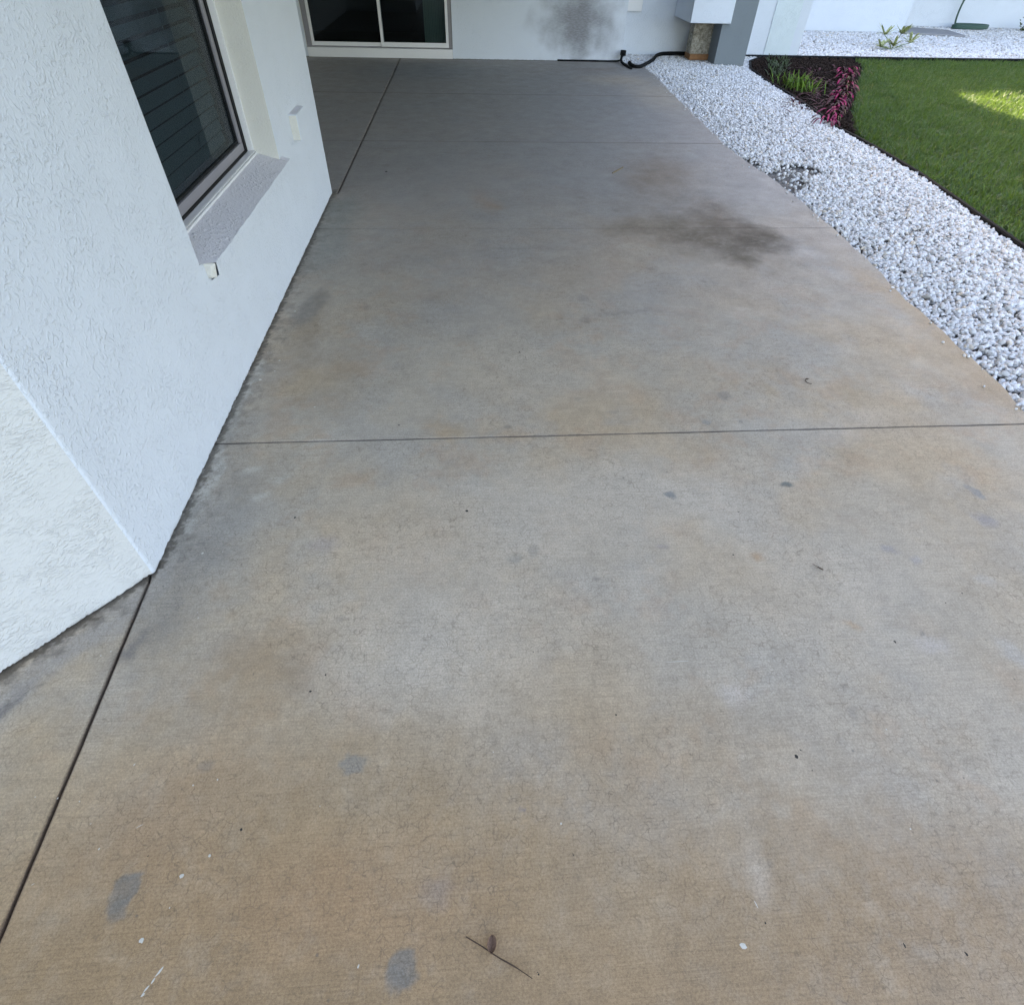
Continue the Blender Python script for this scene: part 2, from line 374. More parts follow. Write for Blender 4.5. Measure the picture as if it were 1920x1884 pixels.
    # grey-blue drips and scuffs
    for a in ((230, 1672, .036, .052, -8, gr, .8, .35), (222, 1708, .024, .030, 0, gr, .75, .35), (252, 1640, .030, .010, 20, gr, .7, .5), (755, 1812, .040, .038, 0, gr, .8, .35), (748, 1834, .034, .025, 0, gr, .7, .4), (660, 1434, .042, .030, 0, (.21, .22, .222), .75, .4),
              (1257, 927, .034, .020, -30, (.17, .20, .23), .8, .5), (1476, 908, .030, .022, 0, (.14, .17, .18), .9, .6), (1828, 922, .028, .062, 20, (.19, .215, .245), .75, .5),
              (1845, 975, .07, .05, -40, (.24, .25, .29), .7, .8), (1665, 1030, .06, .03, -30, (.25, .26, .30), .7, .8), (1720, 1052, .035, .03, 0, (.27, .28, .32), .6, .8),
              (1850, 1090, .07, .035, -20, (.40, .42, .46), .35, .9), (1900, 1225, .05, .085, 20, (.34, .36, .39), .45, .8), (1750, 1210, .09, .05, 0, (.38, .38, .40), .6, .9),
              (965, 1047, .045, .030, 0, (.26, .27, .27), .6, .7), (1325, 792, .030, .022, 0, (.22, .25, .27), .7, .5), (1386, 790, .014, .013, 0, (.2, .21, .22), .8, .5), (1402, 779, .010, .011, 0, (.16, .16, .16), .7, .5),
              (1242, 1022, .03, .02, 0, (.27, .26, .29), .5, .9), (975, 1523, .012, .010, 0, (.2, .19, .21), .8, .6), (820, 1672, .06, .05, 0, (.27, .25, .26), .45, 1),
              (1445, 1625, .02, .018, 0, (.2, .18, .16), .6, .9), (1092, 560, .05, .06, 0, (.2, .2, .21), .5, .8), (686, 576, .05, .06, 0, (.2, .2, .21), .45, .8), (1035, 490, .06, .06, 0, (.2, .2, .21), .45, .8),
              (1380, 1300, .08, .06, 0, (.46, .46, .48), .5, 1), (1420, 1640, .05, .10, 0, (.44, .43, .42), .45, 1), (610, 1020, .08, .06, 0, (.30, .29, .33), .5, 1), (720, 905, .04, .035, 0, (.28, .28, .28), .4, 1),
              (1420, 1045, .04, .03, 0, (.36, .25, .16), .6, .9), (1600, 1172, .05, .02, -20, (.36, .25, .15), .5, .9), (920, 385, .12, .14, 0, (.27, .20, .14), .4, 1), (1580, 800, .5, .15, 0, (.4, .4, .41), .4, 1)):
        st(*a)
    # long tyre-like scuffs near the joint
    for a in ((1010, 462, .9, .03, 3), (900, 290, .8, .04, 8), (760, 280, .5, .05, 5), (1200, 590, .6, .03, 0)):
        st(a[0], a[1], a[2], a[3], a[4], (.20, .21, .22), .4, .9)
    # fine mottling
    rs = np.random.default_rng(21)
    for _ in range(46):
        xs_ = rs.uniform(-.8, 2.6); ys_ = rs.uniform(.5, 9); r1 = rs.uniform(.012, .035)*(1+ys_*.12)
        st(0, 0, r1, r1*rs.uniform(.5, 1.2), rs.uniform(-40, 40), (.17, .175, .18), rs.uniform(.25, .6), rs.uniform(.5, .9), xy=(xs_, ys_))
    for yj, wj, sj in ((-.48, .008, .6), (1.958, .0075, .8), (4.425, .012, .28), (6.84, .020, .55), (9.21, .024, .5)):
        d_ = np.abs(y-yj); mixc(sj*(1-sstep(d_, wj*.35, wj))*np.clip(.55+.9*fbm(x, y, 12, 3, .6, off=11), 0, 1), (.09, .085, .085))
    jl = np.interp(y, [-3, .25, .66, 1.22, 1.34, 5.13, 5.20, 12], [-1.00, -1.095, -1.110, -1.134, -1.165, -1.165, -1.082, -1.045])
    mixc(np.where(y > 5, .8, .85)*(1-sstep(np.abs(x-jl), .0045, .0085)), (.05, .035, .03))
    # ragged dirt along the foot of the walls
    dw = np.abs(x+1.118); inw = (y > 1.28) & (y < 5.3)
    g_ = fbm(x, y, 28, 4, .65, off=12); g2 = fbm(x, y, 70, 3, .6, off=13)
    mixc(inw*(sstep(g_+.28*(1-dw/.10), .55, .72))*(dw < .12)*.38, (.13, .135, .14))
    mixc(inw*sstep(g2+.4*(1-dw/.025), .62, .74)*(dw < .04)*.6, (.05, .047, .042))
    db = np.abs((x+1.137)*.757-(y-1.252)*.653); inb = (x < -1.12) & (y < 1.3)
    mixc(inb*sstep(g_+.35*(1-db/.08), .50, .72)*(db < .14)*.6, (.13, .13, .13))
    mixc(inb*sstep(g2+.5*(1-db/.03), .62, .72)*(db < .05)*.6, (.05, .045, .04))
    c *= (1+(fbm(x, y, 45, 3, .7, off=9)-.5)*.24+(fbm(x, y, 9, 3, .6, off=14)-.5)*.18)[:, None]*np.array([1.24, 1.07, .885])
    return c

WHITE_FLECKS = ((252, 1433, .003, .007, -30), (408, 1461, .0035, .005, 0), (362, 1472, .004, .004, 0), (66, 1494, .002, .004, -20), (108, 1496, .003, .004, -40), (149, 1502, .003, .003, 0),
              (186, 1591, .003, .005, -30), (393, 1604, .005, .006, -20), (340, 1642, .008, .009, -30), (262, 1548, .018, .0012, 28), (170, 1544, .004, .001, 30), (62, 1657, .007, .0013, 30),
              (265, 1763, .009, .008, -20), (298, 1822, .004, .018, -32), (287, 1838, .0045, .012, -25), (275, 1852, .003, .013, -40), (268, 1864, .005, .008, -30), (318, 1701, .002, .003, 0),
              (672, 1811, .003, .007, -25), (1052, 1544, .004, .005, -20), (1394, 1772, .013, .009, 0), (1707, 1553, .004, .004, 0), (1662, 1367, .003, .004, 0), (1418, 1695, .002, .012, 15),
              (380, 1037, .008, .006, 0), (418, 1034, .004, .003, 0), (370, 1148, .003, .003, 0), (372, 1158, .003, .003, 0), (524, 676, .010, .010, 0), (515, 696, .008, .008, 0), (488, 712, .012, .012, 0), (590, 763, .008, .006, 0), (553, 584, .010, .010, 0),
              (1270, 1240, .06, .0015, 0), (600, 1511, .002, .002, 0), (925, 1410, .003, .003, 0), (1778, 927, .004, .004, 0), (1650, 1278, .004, .004, 0), (208, 1221, .004, .004, 0), (189, 1229, .004, .004, 0))
DARK_SPECKS = ((1155, 1340, .0055, .006, 0), (1198, 1368, .002, .003, 0), (1678, 1203, .006, .009, 10), (1556, 855, .004, .004, 0), (1736, 897, .004, .004, 0), (1804, 1112, .004, .006, 30), (1773, 1130, .004, .004, 0),
              (452, 1555, .006, .007, 0), (278, 1604, .005, .002, 35), (1812, 1788, .004, .008, 20), (1493, 1418, .008, .009, 0), (1501, 1406, .005, .003, -40), (1523, 1444, .002, .004, 0), (1435, 1730, .003, .005, 0), (1696, 1772, .003, .008, 0),
              (1000, 1222, .003, .004, 0), (1075, 1602, .002, .006, 15), (748, 797, .008, .005, 0), (974, 660, .004, .016, 15), (985, 670, .003, .012, 10), (980, 655, .004, .008, 0), (582, 1296, .006, .006, 0), (610, 1265, .005, .005, 0), (553, 970, .007, .007, 0),
              (875, 958, .010, .008, 0), (1008, 1822, .002, .002, 0), (650, 226, .02, .02, 0), (1385, 960, .006, .004, 0), (1375, 1040, .006, .005, 0), (1010, 1826, .003, .004, 0), (724, 322, .02, .03, 0))
# ---------------------------------------------------------------- ground, slab
g = MB(); g.quad((-250, -250, -.09), (250, -250, -.09), (250, 250, -.09), (-250, 250, -.09))
tag(g.obj('ground', m_lawn), kind='structure')

EDGE = [(2.35, -3), (2.45, -1), (2.58, .6), (2.66, 1.5)] + [G(*p) for p in ((1920, 770), (1860, 706), (1800, 650), (1700, 562), (1620, 480), (1532, 402), (1462, 345), (1374, 285))] + [(2.86, 8.2), (2.92, 9.6), (3.0, 10.6), (3.0, 11.3), (2.72, 11.95)]
def edge_x(y):
    for (x1, y1), (x2, y2) in zip(EDGE, EDGE[1:]):
        if y1 <= y <= y2: return x1+(x2-x1)*(y-y1)/(y2-y1)
    return EDGE[0][0] if y < EDGE[0][1] else EDGE[-1][0]
JY = [-3.0, -.48, 1.958, 4.425, 6.84, 9.21, 11.945]
JW = [0, .005, .0075, .004, .007, .007, 0]
def jx(y): return float(np.interp(y, [-3, .25, .66, 1.22, 1.34, 5.13, 5.20, 12], [-1.00, -1.095, -1.110, -1.134, -1.165, -1.165, -1.082, -1.045]))
SV, SF, off_ = [], [], 0
def panel_grid(xl, xr, y0, y1, q0, q1, sx, sy_list):
    """dense sheet with eased edges and a skirt; xl, xr functions of y"""
    global off_
    ys = np.concatenate([[y0, y0, y0+.0025], sy_list, [y1-.0025, y1, y1]]); n = len(ys)
    L_ = np.array([xl(v) for v in ys]); R_ = np.array([xr(v) for v in ys]); wd = float(np.median(R_-L_))
    m_ = max(4, int(wd/sx)); uu = np.linspace(0, 1, m_)[1:-1]
    X_ = np.concatenate([L_[:, None], L_[:, None], L_[:, None]+.0025, L_[:, None]+(R_-L_)[:, None]*uu[None], R_[:, None]-.0025, R_[:, None], R_[:, None]], 1)
    Y_ = np.repeat(ys[:, None], X_.shape[1], 1).copy()
    jb = lambda x, q: .0012*np.sin(x*9+q)+.0006*np.sin(x*41+q*2)
    Y_[:3] += jb(X_[:3], q0); Y_[-3:] += jb(X_[-3:], q1)
    Z_ = np.zeros_like(X_); Z_[1, :] = Z_[-2, :] = -.002; Z_[:, 1] = Z_[:, -2] = -.002
    Z_[0, :] = Z_[-1, :] = -.1; Z_[:, 0] = Z_[:, -1] = -.1
    a_, b_ = X_.shape; idx = np.arange(a_*b_).reshape(a_, b_)+off_; off_ += a_*b_
    SV.append(np.c_[X_.ravel(), Y_.ravel(), Z_.ravel()])
    SF.append(np.stack([idx[:-1, :-1], idx[:-1, 1:], idx[1:, 1:], idx[1:, :-1]], -1).reshape(-1, 4))
gap = .0038
for a in range(len(JY)-1):
    y0, y1 = JY[a]+JW[a]/2, JY[a+1]-JW[a+1]/2
    step = (.02, .006, .009, .014, .02, .025)[a]
    sy_list = np.concatenate([[y0+.006, y0+.011, y0+.017], np.arange(y0+.024, y1-.024, step), [y1-.017, y1-.011, y1-.006]])
    wob = lambda y, q: .0004*math.sin(y*31+q)+.0004*math.sin(y*77+q)
    panel_grid(lambda v: jx(v)+gap+wob(v, 0), lambda v: edge_x(v)+.006*math.sin(v*9)+.004*math.sin(v*23), y0, y1, a, a+1, step, sy_list)
    panel_grid(lambda v: -3.2, lambda v: jx(v)-gap+wob(v, .3), y0, y1, a, a+1, step*1.3, sy_list)
SV = np.concatenate(SV); SF = np.concatenate(SF)
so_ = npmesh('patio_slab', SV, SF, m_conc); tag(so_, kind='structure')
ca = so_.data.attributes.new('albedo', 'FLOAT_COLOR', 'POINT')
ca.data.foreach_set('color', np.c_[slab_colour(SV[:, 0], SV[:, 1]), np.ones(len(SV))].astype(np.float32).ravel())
def fleck_mesh(name, items, mat, th):
    V_, F_ = [], []
    for it in items:
        cx_, cy_ = G(it[0], it[1]); r_ = R(it[4]); n_ = 9
        i0 = len(V_); V_.append((cx_, cy_, th))
        for j in range(n_):
            t = 2*math.pi*j/n_; q_ = random.uniform(.65, 1.2); u_ = it[2]*math.cos(t)*q_*.62; v_ = it[3]*math.sin(t)*q_*.62
            V_.append((cx_+u_*math.cos(r_)-v_*math.sin(r_), cy_+u_*math.sin(r_)+v_*math.cos(r_), .0001))
        for j in range(n_): F_.append((i0, i0+1+j, i0+1+(j+1) % n_))
    o = npmesh(name, np.array(V_), np.array(F_), mat, None, False); o.parent = so_; o['kind'] = 'stuff'; return o
fleck_mesh('paint_fleck', WHITE_FLECKS, plain('paint_fleck_white', (.62, .58, .50, 1), .6, .3, .05), .0006)
fleck_mesh('dark_speck', DARK_SPECKS, plain('dark_speck', (.045, .04, .035, 1), .8, .2, .05), .0010)
u = MB(); u.box(-5.4, 2.3, -2.9, 11.9, -.08, -.016); tag(u.obj('joint_filler', m_joint), kind='structure')

# ---------------------------------------------------------------- house (this building)
house = thing('house', (-1.8, 3.0, 0), 'white stucco house wrapping round the patio with window and glass slider', 'house')
X = -1.125; T = .30
wy0, wy1, wz0, wz1 = 2.42, 3.925, .60, 2.05
C1 = (X-.012, 1.252); C2 = (-1.49, .842); C3 = (-2.4, -.20)
wl = MB()
def skirted(p0, p1, ztop, n):
    """wall face from p0 to p1 whose bottom edge is ragged"""
    p0, p1 = Vector(p0), Vector(p1)
    prev = None
    for i in range(n+1):
        p = p0.lerp(p1, i/n); z = .005+.006*random.random()**3+.003*math.sin(p.y*19)**2 if 0 < i < n else .006
        cur = (p.x, p.y, z), (p.x, p.y, ztop)
        if prev: wl.quad(prev[0], cur[0], cur[1], prev[1])
        prev = cur
def face(p0, p1, z0, z1): wl.quad((*p0, z0), (*p1, z0), (*p1, z1), (*p0, z1))
HT = 2.72
skirted((X, C1[1]+.012), (X, 5.195), .08, 380)
face((X, C1[1]+.012), (X, wy0), .08, HT); face((X, wy0), (X, wy1), .08, wz0-.020); face((X, wy0), (X, wy1), wz1, HT); face((X, wy1), (X, 5.195), .08, HT)
# rounded near corner
cpts = [(X, C1[1]+.012), (X-.0015, C1[1]+.0065), (X-.006, C1[1]+.001)]
for a, b in zip(cpts[1:], cpts): face(a, b, .006, HT)
# rounded far corner, return wall
rp = [(X, 5.195), (X-.004, 5.206), (X-.014, 5.212), (-2.85, 5.212), (-2.85, 11.93)]
for a, b in zip(rp, rp[1:]): face(a, b, .006, HT)
# recess of the window: reveals, head (jambs are own part)
wall_o = wl.obj('wall', m_wall, house)
wl = MB(); skirted(C2, cpts[2], .05, 90); face(C2, cpts[2], .05, HT); skirted(C3, C2, .05, 60); face(C3, C2, .05, HT); face((-6, -.2), C3, .006, HT)
wl.obj('bay_wall', m_bay, house)
jm = MB()
XI = -1.262
jm.quad((X, wy1, wz0-.04), (X, wy1, wz1), (XI, wy1, wz1), (XI, wy1, wz0-.04))
jm.quad((XI, wy0, wz0-.04), (XI, wy0, wz1), (X, wy0, wz1), (X, wy0, wz0-.04))
jm.quad((X, wy0, wz1), (X, wy1, wz1), (XI, wy1, wz1), (XI, wy0, wz1))
jm.obj('window_reveal', m_warm_lit, house)
# window
win = bpy.data.objects.new('window', None); COL.objects.link(win); win.parent = house; win.location = Vector((XI, 3.17, .6))-house.location
def bars(mb, x0, x1, ya, yb, za, zb, t, tb=None):
    tb = tb or t
    mb.box(x0, x1, ya, yb, za, za+tb); mb.box(x0, x1, ya, yb, zb-t, zb)
    mb.box(x0, x1, ya, ya+t, za+tb, zb-t); mb.box(x0, x1, yb-t, yb, za+tb, zb-t)
fr = MB(); bars(fr, XI-.03, XI+.004, wy0, wy1, wz0-.01, wz1, .020, .040)
fr.box(XI+.004, XI+.017, wy0, wy1, wz0-.01, wz0+.022); fr.box(XI+.004, XI+.010, wy0, wy1, wz0+.026, wz0+.030)
fr.obj('frame', m_white, win, bevel=.002)
ga = MB(); bars(ga, XI-.075, XI-.032, wy0+.012, wy1-.012, wz0+.0, wz1-.01, .026, .036); ga.obj('gasket', m_dark, win)
sa = MB(); bars(sa, XI-.070, XI-.040, wy0+.040, wy1-.040, wz0+.037, wz1-.04, .036, .045); sa.obj('sash', m_alu, win, bevel=.003)
bd = MB(); bars(bd, XI-.066, XI-.052, wy0+.077, wy1-.077, wz0+.083, wz1-.077, .010); bd.obj('glazing_bead', m_dark, win)
gl = MB(); gl.quad((XI-.060, wy0+.08, wz0+.08), (XI-.060, wy1-.08, wz0+.08), (XI-.060, wy1-.08, wz1-.08), (XI-.060, wy0+.08, wz1-.08)); gl.obj('pane', m_glass, win)
sc = MB(); sc.quad((XI-.050, wy0+.076, wz0+.082), (XI-.050, wy1-.076, wz0+.082), (XI-.050, wy1-.076, wz1-.076), (XI-.050, wy0+.076, wz1-.076)); sc.obj('insect_screen', m_screen, win)
bl = MB()
z = wz0+.06; i = 0
while z < wz1:
    xx = XI-.12
    tl = .020+.006*math.sin(i*1.7)
    dx = .010+.034*max(.0, min(1, (z-.90)/.5)); hh = .0272-dx*.28
    bl.hexa([(xx-dx*.5-.001, wy0+.02, z+hh), (xx-dx*.5-.001, wy1-.09, z+hh), (xx-dx*.5+.002, wy1-.09, z+hh), (xx-dx*.5+.002, wy0+.02, z+hh)][::1],
            [(xx+dx*.5-.001, wy0+.02, z-hh), (xx+dx*.5-.001, wy1-.09, z-hh), (xx+dx*.5+.002, wy1-.09, z-hh), (xx+dx*.5+.002, wy0+.02, z-hh)])
    z += .060; i += 1
bl.obj('blind', m_slat, win)
co_ = MB()
for yy in (2.8, 3.45): co_.tube([(XI-.108, yy, wz0+.08), (XI-.108, yy, wz1)], .0015, 6)
co_.obj('blind_cord', m_slat, win)
rm = MB(); rm.quad((XI-.5, wy0-.4, 0), (XI-.5, wy1+.4, 0), (XI-.5, wy1+.4, HT), (XI-.5, wy0-.4, HT))
rm.quad((XI-.5, wy0-.4, 0), (X-.05, wy0-.4, 0), (X-.05, wy0-.4, HT), (XI-.5, wy0-.4, HT)); rm.quad((XI-.5, wy1+.4, 0), (X-.05, wy1+.4, 0), (X-.05, wy1+.4, HT), (XI-.5, wy1+.4, HT))
rm.quad((XI-.5, wy0-.4, .02), (X-.05, wy0-.4, .02), (X-.05, wy1+.4, .02), (XI-.5, wy1+.4, .02)); rm.quad((XI-.5, wy0-.4, 2.6), (X-.05, wy0-.4, 2.6), (X-.05, wy1+.4, 2.6), (XI-.5, wy1+.4, 2.6))
rm.obj('room', m_inner, win)
# sill : body wall-white, sloped top tinted with the grey of its shade
sx0, sx1 = XI+.017, -1.078
sy0, sy1 = 2.475, 3.985
sb = MB()
n = 60
def sill_front(y): return sx1+.0012*math.sin(y*17)+.0008*math.sin(y*61)
ys = np.linspace(sy0, sy1, n)
tz = lambda x: .612-(x-sx0)/(sx1-sx0)*.040
for a, b in zip(ys, ys[1:]):
    fa, fb = sill_front(a), sill_front(b)
    sb.quad((fa, a, tz(fa)-.004), (fb, b, tz(fb)-.004), (X-.02, b, .455), (X-.02, a, .455)) if False else None
    sb.quad((fa, a, tz(fa)-.003), (fa-.004, a, .515), (fb-.004, b, .515), (fb, b, tz(fb)-.003))
    sb.quad((fa-.004, a, .515), (X, a, .490), (X, b, .490), (fb-.004, b, .515))
sb.obj('sill_front', m_wall, win, smooth=True)
st_ = MB()
def sill_strip(ya, yb, xin):
    yy = np.linspace(ya, yb, 50)
    for a, b in zip(yy, yy[1:]):
        fa, fb = sill_front(a), sill_front(b)
        st_.quad((xin, a, tz(xin)), (fa, a, tz(fa)-.003), (fb, b, tz(fb)-.003), (xin, b, tz(xin)))
sill_strip(sy0, wy1, sx0); st_.quad((sx0, wy0, tz(sx0)), (X, wy0, tz(X)), (sill_front(sy0), sy0, tz(sx1)-.003), (sx0, sy0, tz(sx0))); sill_strip(wy1, sy1, X+.001)
st_.obj('sill', m_sill, win)
for yy, q in ((sy0, -1), (sy1, 1)):
    se = MB()
    f = sill_front(yy)
    q2 = q*.004 if q > 0 else q*.022
    se.hexa([(X-.002, yy, .500), (f-.014, yy, .503), (f-.002, yy, tz(f)-.006), (X-.002, yy, tz(X)-.003)][::-q], [(X-.002, yy+q2, .510), (f-.026, yy+q2, .512), (f-.016, yy+q2, tz(f)-.012), (X-.002, yy+q2, tz(X)-.004)][::-q])
    se.obj('sill_end', m_warm_lit, win, bevel=.004)
# stucco box on the wall beyond the window
bx = MB(); bx.box(X-.002, X+.050, 4.352, 4.60, .577, .722); bxo = bx.obj('wall_box', m_wall, house, bevel=.004)
bc = MB(); bc.box(X-.001, X+.046, 4.3485, 4.351, .582, .717); bc.obj('box_warm_light_sheet', m_warm_lit, bxo, bevel=.001)  # thin sheet giving the near face its warm light as colour
bt = MB(); bt.box(X-.001, X+.044, 4.358, 4.592, .7225, .7245); bt.obj('box_top_shade_sheet', m_sill, bxo)  # thin sheet giving the top its grey shade as colour

# lanai back wall with slider
D = 11.95
dl, dr = -2.545, -.165
fw = MB()
fw.quad((-2.85, D, .004), (dl, D, .004), (dl, D, HT), (-2.85, D, HT))
fw.quad((dl, D, 2.2), (dr, D, 2.2), (dr, D, HT), (dl, D, HT))
fw.quad((dr, D, .004), (2.70, D, .004), (2.70, D, HT), (dr, D, HT))
fw.quad((2.70, D, -.05), (2.70, 12.74, -.05), (2.70, 12.74, HT), (2.70, D, HT))
fw.quad((2.70, 12.74, -.05), (4.10, 12.74, -.05), (4.10, 12.74, HT), (2.70, 12.74, HT))
fw.quad((4.10, 12.74, -.05), (4.10, 13.1, -.05), (4.10, 13.1, HT), (4.10, 12.74, HT))
fw.obj('lanai_wall', m_farwall, house)
rv = MB()
for xx in (dl, dr):
    rv = MB(); rv.quad((xx, D, .004), (xx, D+.12, .004), (xx, D+.12, 2.2), (xx, D, 2.2)); rv.obj('door_reveal', m_warm_lit, house)
rv = MB(); rv.box(dl+.003, dr-.003, D-.012, D+.10, .003, .128)
rv.obj('door_curb', m_white, house, bevel=.003)
door = bpy.data.objects.new('sliding_door', None); COL.objects.link(door); door.parent = house; door.location = Vector((-1.35, D+.06, .13))-house.location
f = MB(); yb0, yb1 = D+.02, D+.075
f.box(dl+.004, dl+.075, yb0, yb1, .130, 2.2); f.box(dr-.055, dr-.004, yb0, yb1, .130, 2.2); f.box(dl+.075, dr-.055, yb0+.02, yb1, .130, .142); f.box(dl+.075, dr-.055, yb0, yb1, 2.14, 2.2)
f.obj('frame', m_alu, door, bevel=.002)
def leaf(x0, x1, y, bot, nm):
    q = MB(); q.box(x0, x1, y, y+.03, .144, .144+bot); q.box(x0, x1, y, y+.03, 2.08, 2.138)
    q.box(x0, x0+.045, y, y+.03, .144+bot, 2.08); q.box(x1-.045, x1, y, y+.03, .144+bot, 2.08)
    q.obj('sash', m_white, door, bevel=.002)
    q = MB(); q.quad((x0+.04, y+.015, .139+bot), (x1-.04, y+.015, .139+bot), (x1-.04, y+.015, 2.085), (x0+.04, y+.015, 2.085)); q.obj('pane', m_glass, door)
leaf(-2.466, -1.285, D+.042, .052, 'l'); leaf(-1.335, -.224, D+.008, .062, 'r')
q = MB()
for i in range(14):
    x0 = -.62+i*.028; q.box(x0, x0+.026, D+.16+(i % 2)*.012, D+.17+(i % 2)*.012, .02, 2.15)
q.obj('curtain', m_curtain, door)
q = MB(); q.quad((-5, D+3, .02), (1, D+3, .02), (1, D+3, HT), (-5, D+3, HT)); q.quad((-5, D+.1, .02), (1, D+.1, .02), (1, D+3, .02), (-5, D+3, .02)); q.quad((1, D+.12, .02), (1, D+3, .02), (1, D+3, HT), (1, D+.12, HT)); q.quad((-5, D+.12, .02), (-5, D+3, .02), (-5, D+3, HT), (-5, D+.12, HT)); q.quad((-5, D+.1, HT-.05), (1, D+.1, HT-.05), (1, D+3, HT-.05), (-5, D+3, HT-.05))
q.obj('room', m_inner, door)
# corner of the wing: hanging white block, rough panel, slate grey column
q = MB(); q.box(3.72, 4.40, 11.75, 12.73, .545, HT); q.obj('corner_block', m_farwall, house, bevel=.01)
q = MB(); q.box(3.95, 4.38, 12.2, 12.45, .10, .545); q.obj('stone_panel', m_rough, house)
q = MB(); q.box(3.95, 4.42, 12.16, 12.46, .02, .098); q.obj('rusty_strip', m_orange, house)
q = MB(); q.box(4.28, 4.80, 11.80, 12.35, -.06, .54); q.box(4.404, 4.80, 11.80, 12.35, .54, HT); q.obj('column', m_col, house)
q = MB(); q.box(2.85, 3.12, 12.70, 12.739, .60, .8); q.obj('wall_outlet', m_white, house, bevel=.004)
# wing end wall and unseen roofs, their edges shaped for the shade and sun patch
q = MB(); q.quad((4.86, 12.36, -.05), (4.86, 17, -.05), (4.86, 17, HT), (4.86, 12.36, HT)); q.quad((-6, -.2, 0), (-6, 20, 0), (-6, 20, HT), (-6, -.2, HT)); q.quad((-6, 20, 0), (4.86, 20, 0), (4.86, 20, HT), (-6, 20, HT))
q.obj('outer_wall', m_wall, house)
PY0 = 1.6
q = MB(); q.box(-6.5, 2.9, PY0, 11.4, HT, HT+.08); q.box(-6.5, 5.25, 11.4, 20.5, HT, HT+.08); q.box(-6.5, -.62, -.8, PY0, HT, HT+.08); q.obj('unseen_soffit', m_unseen_soffit, house)
q = MB(); q.box(2.72, 2.89, PY0+.01, 11.93, 2.30, HT-.002); q.obj('shade_beam', m_unseen_soffit, house)  # unseen beam, added to cut sky light on the far patio
q = MB()
q.hexa([(-6.6, -.9, HT+.082), (-.55, -.9, HT+.082), (-.55, PY0, HT+.082), (-6.6, PY0, HT+.082)], [(-6.6, .5, HT+.9), (-3, .5, HT+.9), (-3, PY0, HT+.9), (-6.6, PY0, HT+.9)])
q.hexa([(-6.6, PY0+.003, HT+.082), (2.95, PY0+.003, HT+.082), (2.95, 11.4, HT+.082), (-6.6, 11.4, HT+.082)], [(-3, 4.5, HT+1.3), (-1.5, 4.5, HT+1.3), (-1.5, 11.4, HT+1.3), (-3, 11.4, HT+1.3)])
q.hexa([(-6.6, 11.403, HT+.082), (5.25, 11.403, HT+.082), (5.25, 20.6, HT+.082), (-6.6, 20.6, HT+.082)], [(-3, 14.5, HT+1.2), (2.3, 14.5, HT+1.2), (2.3, 17, HT+1.2), (-3, 17, HT+1.2)])
q.obj('roof', m_roof, house)

# ---------------------------------------------------------------- neighbouring house at the back right
nb = thing('neighbour_house', (9, 17.5, 0), 'pale stucco neighbouring house beyond the white stone bed at top right', 'house')
q = MB(); q.box(4.9, 10.5, 16.75, 19.0, -.06, HT); q.obj('wall', m_farwall, nb)
q = MB(); q.box(10.51, 17, 18.15, 19.0, -.06, HT); q.obj('rear_wall', m_wall, nb)
q = MB(); q.box(4.88, 11.0, 16.4, 22, HT, HT+.08); q.box(11.0, 17.5, 17.8, 22, HT, HT+.08); q.hexa([(4.88, 16.4, HT+.083), (17.5, 16.4, HT+.083), (17.5, 22, HT+.083), (4.88, 22, HT+.083)], [(8, 19, HT+1.1), (14, 19, HT+1.1), (14, 20, HT+1.1), (8, 20, HT+1.1)])  # unseen eaves, front edge placed so their shadow bounds the sun patch
q.obj('roof', m_roof, nb)
pier = thing('garden_wall', (5.7, 13.4, 0), 'short white textured wall behind the dark planting bed', 'wall')
q = MB(); q.box(5.16, 6.28, 13.0, 13.35, -.06, 1.5); q.obj('wall', m_farwall, pier, bevel=.008)
q = MB(); q.box(5.62, 6.10, 12.985, 12.999, -.05, 1.46); q.obj('blue_panel', m_cyan, pier)
pad = MB(); px = [G(1688, 62), G(1790, 69), G(1755, 55), G(1700, 47)]
pad = MB(); pad.hexa([(x, y, -.06) for x, y in [(10.45, 16.55), (11.75, 16.2), (11.95, 17.2), (10.6, 18.0)]], [(x, y, .035) for x, y in [(10.45, 16.55), (11.75, 16.2), (11.95, 17.2), (10.6, 18.0)]])
tag(pad.obj('concrete_pad', m_pad, bevel=.008), 'thin grey concrete pad on white stones beside the pale house corner', 'pad')

# ---------------------------------------------------------------- beds, edging
LE = [(3.75, -3), (3.85, -.5), (3.98, 1.5), (4.10, 2.9)] + [G(*p) for p in ((1920, 462), (1860, 420), (1800, 377), (1720, 322), (1640, 275), (1570, 238))] + [(4.54, 8.3), (4.66, 9.5), (4.72, 10.6), (4.85, 11.6), (5.12, 12.35), (5.5, 12.83)]
def le_x(y):
    for (x1, y1), (x2, y2) in zip(LE, LE[1:]):
        if y1 <= y <= y2: return x1+(x2-x1)*(y-y1)/(y2-y1)
    return LE[0][0] if y < LE[0][1] else LE[-1][0]
bed = [(x, y) for x, y in EDGE]+[(2.72, 12.76), (4.85, 12.76), (5.5, 12.83)]+LE[::-1][1:]
q = MB(); q.hexa([(x, y, -.085) for x, y in bed], [(x, y, -.040) for x, y in bed]); tag(q.obj('gravel_bed', m_gravelbed), kind='structure')
far = [(5.02, 12.93), (17, 13.15), (17, 18.2), (4.87, 18.2)]
q = MB(); q.hexa([(x, y, -.085) for x, y in far], [(x, y, -.03) for x, y in far]); tag(q.obj('back_gravel_bed', m_gravelbed), kind='structure')
